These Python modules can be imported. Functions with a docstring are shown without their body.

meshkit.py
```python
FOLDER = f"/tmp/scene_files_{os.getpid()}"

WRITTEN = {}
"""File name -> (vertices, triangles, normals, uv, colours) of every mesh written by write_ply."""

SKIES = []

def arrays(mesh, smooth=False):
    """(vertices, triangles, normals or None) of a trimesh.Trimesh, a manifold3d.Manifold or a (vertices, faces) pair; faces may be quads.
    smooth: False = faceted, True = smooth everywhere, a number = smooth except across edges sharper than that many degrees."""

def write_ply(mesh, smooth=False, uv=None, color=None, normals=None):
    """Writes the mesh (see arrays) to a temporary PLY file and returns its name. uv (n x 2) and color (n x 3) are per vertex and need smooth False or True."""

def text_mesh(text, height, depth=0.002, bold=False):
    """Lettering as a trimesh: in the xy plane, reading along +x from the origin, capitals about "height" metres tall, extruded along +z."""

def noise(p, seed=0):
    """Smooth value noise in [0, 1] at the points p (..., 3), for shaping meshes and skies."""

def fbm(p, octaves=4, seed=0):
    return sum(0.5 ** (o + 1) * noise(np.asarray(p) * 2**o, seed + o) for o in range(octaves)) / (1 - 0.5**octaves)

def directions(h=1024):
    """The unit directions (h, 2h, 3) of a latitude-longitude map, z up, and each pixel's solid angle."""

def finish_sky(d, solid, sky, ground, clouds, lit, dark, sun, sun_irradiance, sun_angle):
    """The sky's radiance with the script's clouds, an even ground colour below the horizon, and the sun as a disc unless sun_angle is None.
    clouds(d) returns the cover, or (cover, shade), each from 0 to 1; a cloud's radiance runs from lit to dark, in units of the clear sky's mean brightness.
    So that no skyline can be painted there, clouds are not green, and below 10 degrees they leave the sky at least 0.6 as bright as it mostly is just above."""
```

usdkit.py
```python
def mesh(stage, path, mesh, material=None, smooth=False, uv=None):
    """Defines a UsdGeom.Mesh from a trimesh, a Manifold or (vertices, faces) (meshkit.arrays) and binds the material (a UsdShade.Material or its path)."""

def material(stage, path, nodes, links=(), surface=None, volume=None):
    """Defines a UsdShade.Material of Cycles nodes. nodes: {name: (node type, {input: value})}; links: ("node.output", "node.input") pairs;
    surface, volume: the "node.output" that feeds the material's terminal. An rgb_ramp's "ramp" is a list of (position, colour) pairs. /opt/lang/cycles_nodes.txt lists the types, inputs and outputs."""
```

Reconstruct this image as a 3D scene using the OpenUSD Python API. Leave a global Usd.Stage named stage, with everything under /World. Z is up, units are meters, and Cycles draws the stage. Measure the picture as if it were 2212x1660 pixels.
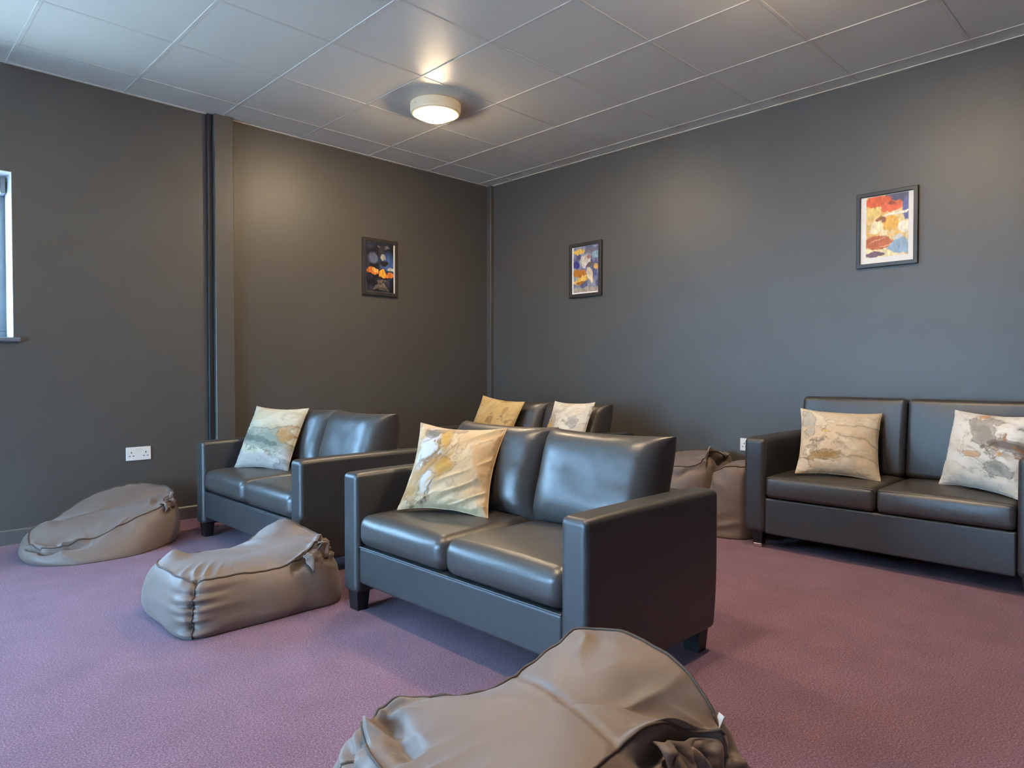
import math, random
import numpy as np, trimesh, manifold3d as m3
import usdkit, meshkit
from pxr import Usd, UsdGeom, UsdLux, UsdShade, Gf, Sdf, Vt

stage = Usd.Stage.CreateInMemory()
UsdGeom.SetStageUpAxis(stage, UsdGeom.Tokens.z)
UsdGeom.SetStageMetersPerUnit(stage, 1.0)
world = UsdGeom.Xform.Define(stage, '/World')
stage.SetDefaultPrim(world.GetPrim())
UsdGeom.Scope.Define(stage, '/World/Looks')
random.seed(7)
rng = np.random.default_rng(11)

# ------------------------------------------------------------------ camera, sky, exposure
EXPOSURE = 0.0
SKY = (0.34, 0.62, 1.00)
SKY_STRENGTH = 13.5
LAMP_STRENGTH = 285.0
LAMP_COLOR = (1.0, 0.75, 0.47)
SUN_STRENGTH = 40000.0

YAW = math.radians(45.43)
F_PX = 1472.0
PITCH = math.atan(28 / F_PX)
cam = UsdGeom.Camera.Define(stage, '/World/camera')
cam.CreateHorizontalApertureAttr(36.0)
cam.CreateVerticalApertureAttr(36.0 * 1660 / 2212)
cam.CreateFocalLengthAttr(36.0 * F_PX / 2212)
cam.CreateClippingRangeAttr(Gf.Vec2f(0.01, 200))
cam.CreateExposureAttr(EXPOSURE)
cx = UsdGeom.Xformable(cam)
cx.AddTranslateOp().Set(Gf.Vec3d(0, 0, 1.0))
cx.AddRotateXYZOp().Set(Gf.Vec3f(90 - math.degrees(PITCH), 0, math.degrees(YAW) - 90))

dome = UsdLux.DomeLight.Define(stage, '/World/sky')
dome.CreateIntensityAttr(SKY_STRENGTH)
dome.CreateColorAttr(Gf.Vec3f(*SKY))
if SUN_STRENGTH > 0:
    sun = UsdLux.DistantLight.Define(stage, '/World/sun')
    sun.CreateIntensityAttr(SUN_STRENGTH)
    sun.CreateAngleAttr(1.0)
    # the sun stands behind the building (towards +x): it lights the paving outside, not the room
    sx = UsdGeom.Xformable(sun)
    sx.AddRotateXYZOp().Set(Gf.Vec3f(50, 0, 84))

# ------------------------------------------------------------------ helpers
_used = {}


def path_for(name, parent=None):
    base = (str(parent.GetPath()) if parent else '/World') + '/' + name
    k = _used.get(base, -1) + 1
    _used[base] = k
    return base if k == 0 else f'{base}_{k:03d}'


def tag(p, label=None, cat=None, group=None, kind=None):
    p = p.GetPrim() if hasattr(p, 'GetPrim') else p
    for k, v in (('label', label), ('category', cat), ('group', group), ('kind', kind)):
        if v:
            p.SetCustomDataByKey(k, v)
    return p


def thing(name, label=None, cat=None, loc=(0, 0, 0), rz=0.0, group=None, kind=None):
    x = UsdGeom.Xform.Define(stage, path_for(name))
    x.AddTranslateOp().Set(Gf.Vec3d(*map(float, loc)))
    x.AddRotateZOp().Set(float(rz))
    return tag(x, label, cat, group, kind)


def obj(name, mesh, mat, parent=None, smooth=35, color=None, label=None, kind=None):
    p = path_for(name, parent)
    m = usdkit.mesh(stage, p, mesh, M[mat], smooth=True if color is not None else smooth)
    if color is not None:
        UsdGeom.PrimvarsAPI(m).CreatePrimvar('tint', Sdf.ValueTypeNames.Color3fArray, 'vertex').Set(
            Vt.Vec3fArray.FromNumpy(np.asarray(color, np.float32)))
    return tag(m, label, kind=kind)


def struct(name, mesh, mat, parent=None, smooth=35):
    return obj(name, mesh, mat, parent, smooth, kind=None if parent else 'structure')


def dup(src, loc, rz=0, label=None):
    was = src.GetCustomData()
    nm = src.GetName()
    r = thing(nm, label or was.get('label'), was.get('category'), loc, rz, was.get('group'))
    r.GetReferences().AddInternalReference(src.GetPath())
    r.SetInstanceable(True)
    return r


def box(x0, x1, y0, y1, z0, z1):
    b = trimesh.creation.box((x1 - x0, y1 - y0, z1 - z0))
    b.apply_translation(((x0 + x1) / 2, (y0 + y1) / 2, (z0 + z1) / 2))
    return b


def cat(*ms):
    return trimesh.util.concatenate(ms)


def cbox(x0, x1, y0, y1, z0, z1, c=0.003):
    """box with chamfered edges (hull)"""
    pts = []
    for i, x in enumerate((x0, x1)):
        for j, y in enumerate((y0, y1)):
            for k, z in enumerate((z0, z1)):
                sx, sy, sz = (1 - 2 * i) * c, (1 - 2 * j) * c, (1 - 2 * k) * c
                pts += [(x + sx, y + sy, z), (x + sx, y, z + sz), (x, y + sy, z + sz)]
    return m3.Manifold.hull_points(np.array(pts, np.float64))


def rbox(size, r, n=14, seg=4, warp=None):
    """rounded box centred on the origin; warp(p, unit) displaces"""
    h = np.asarray(size, float) / 2
    ax = []
    for a in range(3):
        rr = min(r, h[a] * 0.98)
        e = h[a] - rr + rr * np.sin(np.linspace(0, 1, seg + 1) * np.pi / 2) ** 1.0
        e = np.unique(np.round(np.concatenate([h[a] - rr + rr * np.tan(np.linspace(0, np.pi / 4, seg + 1))]), 6))
        core = np.linspace(-(h[a] - rr), h[a] - rr, n + 1)[1:-1]
        ax.append(np.concatenate([-e[::-1], core, e]))
    V, F = [], []
    off = 0
    for a in range(3):
        b, c = (a + 1) % 3, (a + 2) % 3
        for s in (-1, 1):
            B, Cc = np.meshgrid(ax[b], ax[c], indexing='ij')
            p = np.zeros(B.shape + (3,))
            p[..., a], p[..., b], p[..., c] = s * h[a], B, Cc
            nb, nc = B.shape
            i, j = np.meshgrid(np.arange(nb - 1), np.arange(nc - 1), indexing='ij')
            q = np.stack([i * nc + j, (i + 1) * nc + j, (i + 1) * nc + j + 1, i * nc + j + 1], -1).reshape(-1, 4) + off
            if s < 0:
                q = q[:, ::-1]
            V.append(p.reshape(-1, 3)); F.append(q); off += nb * nc
    V, F = np.vstack(V), np.vstack(F)
    rr = np.minimum(r, h * 0.98)
    inner = np.clip(V, -(h - rr), h - rr)
    d = (V - inner) / rr
    d /= np.maximum(np.linalg.norm(d, axis=1, keepdims=True), 1e-9)
    V = inner + d * rr
    if warp is not None:
        V = warp(V, V / h)
    t = trimesh.Trimesh(V, np.vstack([F[:, [0, 1, 2]], F[:, [0, 2, 3]]]), process=False)
    t.merge_vertices(digits_vertex=6)
    return t


def rot(m, axis, deg, about=(0, 0, 0)):
    m.apply_transform(trimesh.transformations.rotation_matrix(math.radians(deg), axis, about))
    return m


def move(m, x, y, z):
    m.apply_translation((x, y, z))
    return m


def tube(points, radius, sides=8, closed=False):
    p = np.asarray(points, float)
    n = len(p)
    if closed:
        t = np.roll(p, -1, 0) - np.roll(p, 1, 0)
    else:
        t = np.gradient(p, axis=0)
    t /= np.linalg.norm(t, axis=1, keepdims=True) + 1e-12
    a = np.cross(t, np.where(np.abs(t[:, 2:]) < 0.9, [0, 0, 1.0], [1.0, 0, 0]))
    a /= np.linalg.norm(a, axis=1, keepdims=True) + 1e-12
    b, ang = np.cross(t, a), np.arange(sides) * 2 * np.pi / sides
    v = p[:, None] + np.broadcast_to(radius, (n,))[:, None, None] * (
        np.cos(ang)[None, :, None] * a[:, None] + np.sin(ang)[None, :, None] * b[:, None])
    m = n if closed else n - 1
    i, j = np.meshgrid(np.arange(m), np.arange(sides), indexing='ij')
    i2 = (i + 1) % n
    q = np.stack([i * sides + j, i * sides + (j + 1) % sides, i2 * sides + (j + 1) % sides, i2 * sides + j], -1).reshape(-1, 4)
    f = np.vstack([q[:, [0, 1, 2]], q[:, [0, 2, 3]]])
    v = v.reshape(-1, 3)
    if not closed:
        for e, s in ((0, 1), (n - 1, -1)):
            c = len(v)
            v = np.vstack([v, p[e]])
            for j in range(sides):
                k = (j + 1) % sides
                f = np.vstack([f, [[e * sides + k, e * sides + j, c][::s] if s == 1 else [e * sides + j, e * sides + k, c]]])
    return trimesh.Trimesh(v, f, process=False)


def lathe(profile, n=64):
    """profile: list of (r, z) revolved about z"""
    pr = np.asarray(profile, float)
    ang = np.arange(n) * 2 * np.pi / n
    v = np.stack([pr[:, 0, None] * np.cos(ang), pr[:, 0, None] * np.sin(ang), np.repeat(pr[:, 1, None], n, 1)], -1).reshape(-1, 3)
    i, j = np.meshgrid(np.arange(len(pr) - 1), np.arange(n), indexing='ij')
    k = (j + 1) % n
    q = np.stack([i * n + j, i * n + k, (i + 1) * n + k, (i + 1) * n + j], -1).reshape(-1, 4)
    t = trimesh.Trimesh(v, np.vstack([q[:, [0, 1, 2]], q[:, [0, 2, 3]]]), process=False)
    t.merge_vertices()
    t.update_faces(t.nondegenerate_faces())
    trimesh.repair.fix_normals(t)
    return t


def fbm2(u, v, scale, seed, octaves=4):
    p = np.stack([u * scale, v * scale, np.full(np.shape(u), 0.37 + seed)], -1)
    return meshkit.fbm(p, octaves, seed)


# ------------------------------------------------------------------ materials
M = {}


def mat(name, nodes, links, surface):
    M[name] = usdkit.material(stage, '/World/Looks/' + name, nodes, links, surface=surface)


def plain(name, col, rough=0.5, spec=0.5, bump=None, metallic=0.0, vary=None, coat=0.0, sheen=0.0):
    """principled with optional noise bump (scale, strength, distance) and colour variation (scale, amount)"""
    n = {'p': ('principled_bsdf', {'base_color': col, 'roughness': rough, 'specular_ior_level': spec, 'metallic': metallic,
                                   'sheen_weight': sheen, 'coat_weight': coat}),
         'g': ('texture_coordinate', {})}
    l = []
    if bump:
        n['bn'] = ('noise_texture', {'scale': bump[0], 'detail': 3.0})
        n['b'] = ('bump', {'strength': bump[1], 'distance': bump[2]})
        l += [('g.object', 'bn.vector'), ('bn.fac', 'b.height'), ('b.normal', 'p.normal')]
    if vary:
        n['vn'] = ('noise_texture', {'scale': vary[0], 'detail': 4.0})
        a = vary[1]
        n['vr'] = ('rgb_ramp', {'ramp': [(0.3, tuple(c * (1 - a) for c in col)), (0.7, tuple(min(1, c * (1 + a)) for c in col))]})
        l += [('g.object', 'vn.vector'), ('vn.fac', 'vr.fac'), ('vr.color', 'p.base_color')]
    mat(name, n, l, 'p.BSDF')


plain('wall_paint', (0.082, 0.076, 0.067), 0.45, 0.5, bump=(180, 0.12, 0.002), vary=(3, 0.04))
plain('dark_paint', (0.02, 0.02, 0.022), 0.5, 0.4)
plain('skirting_paint', (0.105, 0.10, 0.093), 0.4, 0.5)
plain('tile_paint', (0.74, 0.70, 0.595), 0.36, 0.5, bump=(260, 0.10, 0.001), vary=(2, 0.02))
plain('grid_paint', (0.68, 0.64, 0.55), 0.35, 0.5)
plain('white_gloss', (0.80, 0.82, 0.82), 0.3, 0.5)
plain('frame_grey', (0.16, 0.17, 0.18), 0.4, 0.5)
plain('sill_grey', (0.15, 0.16, 0.17), 0.35, 0.5)
plain('blind_fabric', (0.03, 0.03, 0.045), 0.5, 0.5)
plain('leather', (0.046, 0.041, 0.037), 0.39, 0.85, bump=(420, 0.22, 0.0012), vary=(60, 0.15))
plain('leather_smooth', (0.030, 0.0295, 0.030), 0.44, 0.85, bump=(520, 0.25, 0.001), vary=(60, 0.12))
plain('leg_black', (0.012, 0.011, 0.011), 0.45, 0.5)
plain('chrome', (0.75, 0.75, 0.77), 0.2, 0.5, metallic=1.0)
plain('bag_fabric', (0.168, 0.122, 0.097), 0.50, 0.5, bump=(700, 0.25, 0.001), vary=(9, 0.06), sheen=0.15)
plain('bag_piping', (0.095, 0.070, 0.055), 0.7, 0.3)
plain('label_white', (0.75, 0.74, 0.72), 0.6, 0.3)
plain('socket_white', (0.78, 0.74, 0.68), 0.35, 0.5)
plain('socket_dark', (0.05, 0.045, 0.04), 0.5, 0.5)
mat('lamp_body', {'p': ('principled_bsdf', {'base_color': (0.70, 0.60, 0.44), 'roughness': 0.4, 'emission_color': (1.0, 0.70, 0.33), 'emission_strength': 0.16})}, [], 'p.BSDF')   # opal plastic, lit from within
plain('poster_frame', (0.035, 0.032, 0.030), 0.35, 0.5)
plain('mat_board', (0.80, 0.78, 0.74), 0.6, 0.3)
plain('paving', (0.62, 0.62, 0.60), 0.9, 0.2, vary=(1.5, 0.08))
# carpet: short mauve loop pile with pale flecks
mat('carpet', {
    'g': ('texture_coordinate', {}),
    'n1': ('noise_texture', {'scale': 190.0, 'detail': 6.0, 'roughness': 0.85}),
    'n2': ('noise_texture', {'scale': 5.0, 'detail': 4.0}),
    'r1': ('rgb_ramp', {'ramp': [(0.36, (0.085, 0.042, 0.066)), (0.50, (0.190, 0.098, 0.140)), (0.64, (0.42, 0.275, 0.345))]}),
    'r2': ('rgb_ramp', {'ramp': [(0.3, (0.90, 0.90, 0.90)), (0.7, (1.08, 1.08, 1.08))]}),
    'mx': ('mix_color', {'blend_type': 'multiply', 'fac': 1.0, 'use_clamp': False}),
    'b': ('bump', {'strength': 0.45, 'distance': 0.003}),
    'p': ('principled_bsdf', {'roughness': 0.95, 'specular_ior_level': 0.15, 'sheen_weight': 0.12, 'sheen_roughness': 0.5}),
}, [('g.object', 'n1.vector'), ('g.object', 'n2.vector'), ('n1.fac', 'r1.fac'), ('n2.fac', 'r2.fac'), ('r1.color', 'mx.a'),
    ('r2.color', 'mx.b'), ('mx.result', 'p.base_color'), ('n1.fac', 'b.height'), ('b.normal', 'p.normal')], 'p.BSDF')
# printed cloth and paper: colour per vertex
mat('printed_cloth', {
    'a': ('attribute', {'attribute': 'tint'}),
    'g': ('texture_coordinate', {}),
    'bn': ('noise_texture', {'scale': 600.0, 'detail': 2.0}),
    'b': ('bump', {'strength': 0.15, 'distance': 0.001}),
    'p': ('principled_bsdf', {'roughness': 0.55, 'specular_ior_level': 0.35, 'sheen_weight': 0.1}),
}, [('a.color', 'p.base_color'), ('g.object', 'bn.vector'), ('bn.fac', 'b.height'), ('b.normal', 'p.normal')], 'p.BSDF')
mat('printed_paper', {
    'a': ('attribute', {'attribute': 'tint'}),
    'p': ('principled_bsdf', {'roughness': 0.35, 'specular_ior_level': 0.5}),
}, [('a.color', 'p.base_color')], 'p.BSDF')
mat('lamp_glow', {'e': ('emission', {'color': LAMP_COLOR, 'strength': LAMP_STRENGTH})}, [], 'e.emission')
mat('pane_glass', {
    'w': ('layer_weight', {'blend': 0.5}),
    'k': ('math', {'math_type': 'power', 'value2': 5.0}),
    'f': ('math', {'math_type': 'multiply_add', 'value2': 0.85, 'value3': 0.03}),
    't': ('transparent_bsdf', {'color': (0.97, 0.99, 0.98)}),
    's': ('glossy_bsdf', {'color': (1, 1, 1), 'roughness': 0.0}),
    'm': ('mix_closure', {}),
}, [('w.facing', 'k.value1'), ('k.value', 'f.value1'), ('f.value', 'm.fac'), ('t.BSDF', 'm.closure1'), ('s.BSDF', 'm.closure2')], 'm.closure')

# ------------------------------------------------------------------ the room
XR, YL, ZC = 4.447, 4.82, 2.757          # right wall, left wall, ceiling
XF, YB = -2.60, -2.20                    # wall the sofas face, wall behind the camera
T = 0.30
W1 = (-1.30, 0.715, 1.18, 2.145)         # window 1 in the left wall: x0, x1, z0, z1
W2 = (1.30, 4.10, 0.25, 2.10)            # window 2 in the front wall: y0, y1, z0, z1

struct('floor', box(XF, XR, YB, YL, -0.12, 0.0), 'carpet')
struct('ground', box(-40, 40, -40, 40, -0.40, -0.15), 'paving')


def hole(a, b):
    return m3.Manifold.cube((b[0] - a[0], b[1] - a[1], b[2] - a[2])).translate(a)


wl = hole((XF - T, YL, -0.12), (XR + T, YL + T, ZC + 0.25)) - hole((W1[0], YL - 1, W1[2]), (W1[1], YL + 1, W1[3]))
struct('wall_left', wl, 'wall_paint', smooth=False)
struct('wall_right', box(XR, XR + T, YB - T, YL, -0.12, ZC + 0.25), 'wall_paint', smooth=False)
wf = hole((XF - T, YB - T, -0.12), (XF, YL, ZC + 0.25)) - hole((XF - 1, W2[0], W2[2]), (XF + 1, W2[1], W2[3]))
struct('wall_front', wf, 'wall_paint', smooth=False)
struct('wall_back', box(XF, XR, YB - T, YB, -0.12, ZC + 0.25), 'wall_paint', smooth=False)


def skirting(name, x0, x1, y0, y1):
    p = m3.Manifold.hull_points(np.array([(x, y, z) for x in (x0, x1) for y in (y0, y1) for z in (0.0, 0.078)] +
                                          [(x, y, 0.086) for x in (x0 + (0.006 if x1 - x0 < 0.05 else 0), x1) for y in (y0 + (0.006 if y1 - y0 < 0.05 else 0), y1)], float))
    return struct(name, p, 'skirting_paint', smooth=False)


skirting('baseboard_left', XF, XR - 0.016, YL - 0.016, YL)
skirting('baseboard_right', XR - 0.016, XR, YB, YL)

# boxed column on the left wall, its dark conduit, and the boxing in the corner
struct('trim_1', cbox(1.838, 1.968, YL - 0.062, YL + 0.01, 0.0, ZC + 0.003, 0.004), 'wall_paint')
struct('trim_2', cbox(1.802, 1.8375, YL - 0.030, YL + 0.01, 0.0, ZC + 0.003, 0.003), 'dark_paint')
struct('trim_3', cbox(XR - 0.035, XR + 0.01, YL - 0.055, YL + 0.01, 0.0, ZC + 0.003, 0.003), 'wall_paint')

# suspended ceiling: lay-in tiles on a grid of tee bars
ceiling = thing('ceiling', kind='structure')
struct('ceiling_slab', box(XF, XR, YB, YL, ZC + 0.06, ZC + 0.25), 'dark_paint', ceiling)
gx = [x for x in [2.50 + 0.60 * k for k in range(-9, 5)] if XF + 0.03 < x < XR - 0.03]
gy = [y for y in [2.103 + 0.60 * k for k in range(-8, 6)] if YB + 0.03 < y < YL - 0.03]
xs = [XF] + gx + [XR]
ys = [YB] + gy + [YL]
for i in range(len(xs) - 1):
    for j in range(len(ys) - 1):
        dz = rng.uniform(0, 0.0018)
        obj('ceiling_tile', cbox(xs[i] + 0.003, xs[i + 1] - 0.003, ys[j] + 0.003, ys[j + 1] - 0.003, ZC + 0.0022 + dz * 0.6, ZC + 0.020, 0.0035), 'tile_paint', ceiling, smooth=False)
for x in gx:
    obj('ceiling_grid_bar', cbox(x - 0.010, x + 0.010, YB, YL, ZC, ZC + 0.030, 0.0015), 'grid_paint', ceiling, smooth=False)
for j, y in enumerate(gy):
    for i in range(len(xs) - 1):
        obj('ceiling_cross_bar', cbox(xs[i] + (0.0102 if i else 0), xs[i + 1] - (0.0102 if i < len(xs) - 2 else 0), y - 0.010, y + 0.010, ZC + 0.0006, ZC + 0.030, 0.0015), 'grid_paint', ceiling, smooth=False)
for nm, b in (('wall_angle', (XF, XR, YL - 0.018, YL, ZC - 0.001, ZC + 0.003)), ('wall_angle', (XR - 0.018, XR, YB, YL - 0.018, ZC - 0.001, ZC + 0.003))):
    obj(nm, box(*b), 'grid_paint', ceiling, smooth=False)


def window(n, axis, a0, a1, z0, z1, wall, out, label, mullions):
    """axis 'x': in the left wall (opening along x), 'y': in the front wall; wall: inner face, out: +1/-1 outward"""
    def B(u0, u1, d0, d1, w0, w1, c=0.003):
        e0, e1 = sorted((wall + out * d0, wall + out * d1))
        return cbox(u0, u1, e0, e1, w0, w1, c) if axis == 'x' else cbox(e0, e1, u0, u1, w0, w1, c)
    w = thing(f'window_{n}', label, None, kind='structure')
    obj('reveal_lining', B(a1 - 0.004, a1, 0.002, 0.215, z0, z1, 0.001), 'white_gloss', w)
    obj('reveal_lining', B(a0, a0 + 0.004, 0.002, 0.215, z0, z1, 0.001), 'white_gloss', w)
    obj('reveal_lining', B(a0 + 0.004, a1 - 0.004, 0.002, 0.215, z1 - 0.004, z1, 0.001), 'white_gloss', w)
    obj('window_sill', B(a0 - 0.03, a1 + 0.03, -0.035, 0.215, z0 - 0.012, z0 + 0.014, 0.006), 'sill_grey', w)
    fw = 0.055
    us = [a0 + 0.0] + [a0 + (a1 - a0) * k / (mullions + 1) for k in range(1, mullions + 1)] + [a1]
    f = obj('window_frame', cat(*[trimesh.Trimesh(*[np.asarray(q) for q in (lambda mm: (mm.vert_properties[:, :3], mm.tri_verts))(b.to_mesh())]) for b in
            [B(a0, a1, 0.215, 0.285, z0, z0 + fw), B(a0, a1, 0.215, 0.285, z1 - fw, z1), B(a0, a0 + fw, 0.215, 0.285, z0 + fw, z1 - fw), B(a1 - fw, a1, 0.215, 0.285, z0 + fw, z1 - fw)] +
            [B(u - fw / 2, u + fw / 2, 0.215, 0.285, z0 + fw, z1 - fw) for u in us[1:-1]]]), 'frame_grey', w, smooth=False)
    for k in range(len(us) - 1):
        e0 = us[k] + (fw if k == 0 else fw / 2)
        e1 = us[k + 1] - (fw if k == len(us) - 2 else fw / 2)
        obj('pane', B(e0 + 0.001, e1 - 0.001, 0.247, 0.253, z0 + fw + 0.001, z1 - fw - 0.001, 0.001), 'pane_glass', w, smooth=False)
    return w


window(1, 'x', *W1, YL, 1, None, 1)
window(2, 'y', *W2, XF, -1, None, 3)

def roller_blind(label, axis, a0, a1, z1, wall, out, drop):
    def B(u0, u1, d0, d1, w0, w1, c=0.002):
        e0, e1 = sorted((wall + out * d0, wall + out * d1))
        return cbox(u0, u1, e0, e1, w0, w1, c) if axis == 'x' else cbox(e0, e1, u0, u1, w0, w1, c)
    bl = thing('roller_blind', label, 'blind', (0, 0, 0))
    cyl = trimesh.creation.cylinder(0.032, a1 - a0 - 0.07, sections=40)
    rot(cyl, (0, 1, 0) if axis == 'x' else (1, 0, 0), 90)
    u = (a0 + a1) / 2 - 0.005
    obj('blind_roll', move(cyl, *((u, wall + out * 0.16) if axis == 'x' else (wall + out * 0.16, u)), z1 - 0.062), 'blind_fabric', bl)
    obj('bracket', B(a1 - 0.036, a1 - 0.0125, 0.12, 0.20, z1 - 0.105, z1 - 0.0125), 'frame_grey', bl, smooth=False)
    obj('bracket', B(a0 + 0.0125, a0 + 0.028, 0.12, 0.20, z1 - 0.105, z1 - 0.0125), 'frame_grey', bl, smooth=False)
    obj('hanging_cloth', B(a0 + 0.03, a1 - 0.04, 0.1295, 0.1310, z1 - 0.070 - drop, z1 - 0.062, 0.0005), 'blind_fabric', bl, smooth=False)
    obj('bottom_bar', B(a0 + 0.03, a1 - 0.04, 0.124, 0.136, z1 - 0.100 - drop, z1 - 0.070 - drop), 'blind_fabric', bl, smooth=False)


roller_blind('dark navy roller blind rolled up at the top of the window at the left edge', 'x', W1[0], W1[1], W1[3], YL, 1, 0.035)
roller_blind('dark navy roller blind half drawn down the big window, out of the photo', 'y', W2[0], W2[1], W2[3], XF, -1, 0.42)


# ------------------------------------------------------------------ ceiling lamps
def make_lamp():
    t = thing('ceiling_lamp', 'round drum ceiling light glowing warm above the corner of the room', 'ceiling light', (2.815, 3.575, ZC - 0.0005), group=None)
    obj('drum_body', lathe([(0.0, 0.0), (0.163, 0.0), (0.166, -0.004), (0.165, -0.050), (0.160, -0.062), (0.148, -0.068), (0.121, -0.068), (0.117, -0.062), (0.0, -0.060)]), 'lamp_body', t)
    r, d, z = 0.114, 0.046, -0.0655
    prof = [(0.0, -0.0640), (r, -0.0640)] + [(r * math.cos(a), z - d * math.sin(a)) for a in np.linspace(0, math.pi / 2, 14)]
    prof[-1] = (0.0, z - d)
    obj('diffuser', lathe(prof), 'lamp_glow', t)
    for a in (60, 180, 300):
        s = trimesh.creation.icosphere(1, 0.004)
        obj('screw', move(s, 0.1645 * math.cos(math.radians(a)), 0.1645 * math.sin(math.radians(a)), -0.03), 'chrome', t)
    return t


lamp = make_lamp()
dup(lamp, (2.815, 1.175, ZC - 0.0005), 0, 'round drum ceiling light near the right wall, out of the photo')
dup(lamp, (1.015, 1.475, ZC - 0.0005), 0, 'round drum ceiling light above the camera, out of the photo')


# ------------------------------------------------------------------ sofas
def wr(p, amp, sc, seed):
    return amp * (meshkit.fbm(p * sc + seed * 3.1, 3, seed) - 0.5) * 2


def seat_cushion(sx, sy, sz, r, seed, crown=0.018):
    def w(p, u):
        q = p.copy()
        k = (1 - np.clip(np.abs(u[:, 0]), 0, 1) ** 3) * (1 - np.clip(np.abs(u[:, 1]), 0, 1) ** 3)
        q[:, 2] += np.where(p[:, 2] > 0, 1, 0) * crown * k + np.where(p[:, 2] > 0, 1, 0.2) * wr(p, 0.004, np.array([9, 5, 9]), seed)
        kf = (1 - np.abs(u[:, 2]) ** 2) * (1 - np.abs(u[:, 1]) ** 4)
        q[:, 0] += np.sign(u[:, 0]) * 0.010 * kf * (np.abs(u[:, 0]) > 0.9)
        ky = (1 - np.abs(u[:, 2]) ** 2) * (1 - np.abs(u[:, 0]) ** 4)
        q[:, 1] += np.sign(u[:, 1]) * 0.002 * ky * (np.abs(u[:, 1]) > 0.9)
        return q
    return rbox((sx, sy, sz), r, 26, 6, w)


def back_pillow(w, h, t, seed, n=54):
    """loose back cushion: plump, square, with a seam round its edge and pointed corners; in the yz plane, facing -x"""
    g = np.sin(np.linspace(-1, 1, n + 1) * np.pi / 2)
    U, V = np.meshgrid(g, g, indexing='ij')
    y = w / 2 * U * (1 - 0.045 * (1 - V ** 2) * np.abs(U) ** 3) * (1 + 0.03 * (np.abs(U * V)) ** 6)
    z = h / 2 * V * (1 - 0.045 * (1 - U ** 2) * np.abs(V) ** 3) * (1 + 0.03 * (np.abs(U * V)) ** 6)
    prof = np.clip((1 - np.abs(U) ** 5) * (1 - np.abs(V) ** 4.5), 0, 1) ** 0.42
    sag = 1 + 0.12 * (-V) * (1 - np.abs(V))
    P = np.stack([np.zeros_like(y), y, z], -1)
    edge = 1 - np.maximum(np.abs(U), np.abs(V))
    pucker = np.exp(-edge / 0.10) * np.minimum(edge / 0.02, 1)
    wrk = (meshkit.fbm(np.stack([U * 2.2, V * 2.2, U * 0 + seed], -1), 3, seed) - 0.5) * 0.009
    fold = (meshkit.noise(np.stack([U * 16 + V * 3, V * 16 - U * 3, U * 0 + seed * 1.7], -1), seed) - 0.5) * 0.016 * pucker
    F = P.copy(); F[..., 0] = -(t / 2 * prof * sag + (wrk + fold) * prof)
    Bk = P.copy(); Bk[..., 0] = t / 2 * prof * 0.85
    return weld(F, Bk)


def weld(F, Bk):
    n0, n1 = F.shape[:2]
    i, j = np.meshgrid(np.arange(n0 - 1), np.arange(n1 - 1), indexing='ij')
    q = np.stack([i * n1 + j, (i + 1) * n1 + j, (i + 1) * n1 + j + 1, i * n1 + j + 1], -1).reshape(-1, 4)
    q2 = q[:, ::-1] + n0 * n1
    v = np.vstack([F.reshape(-1, 3), Bk.reshape(-1, 3)])
    q = np.vstack([q[:, ::-1], q2[:, ::-1]])
    t = trimesh.Trimesh(v, np.vstack([q[:, [0, 1, 2]], q[:, [0, 2, 3]]]), process=False)
    t.merge_vertices(digits_vertex=6)
    return t


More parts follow.
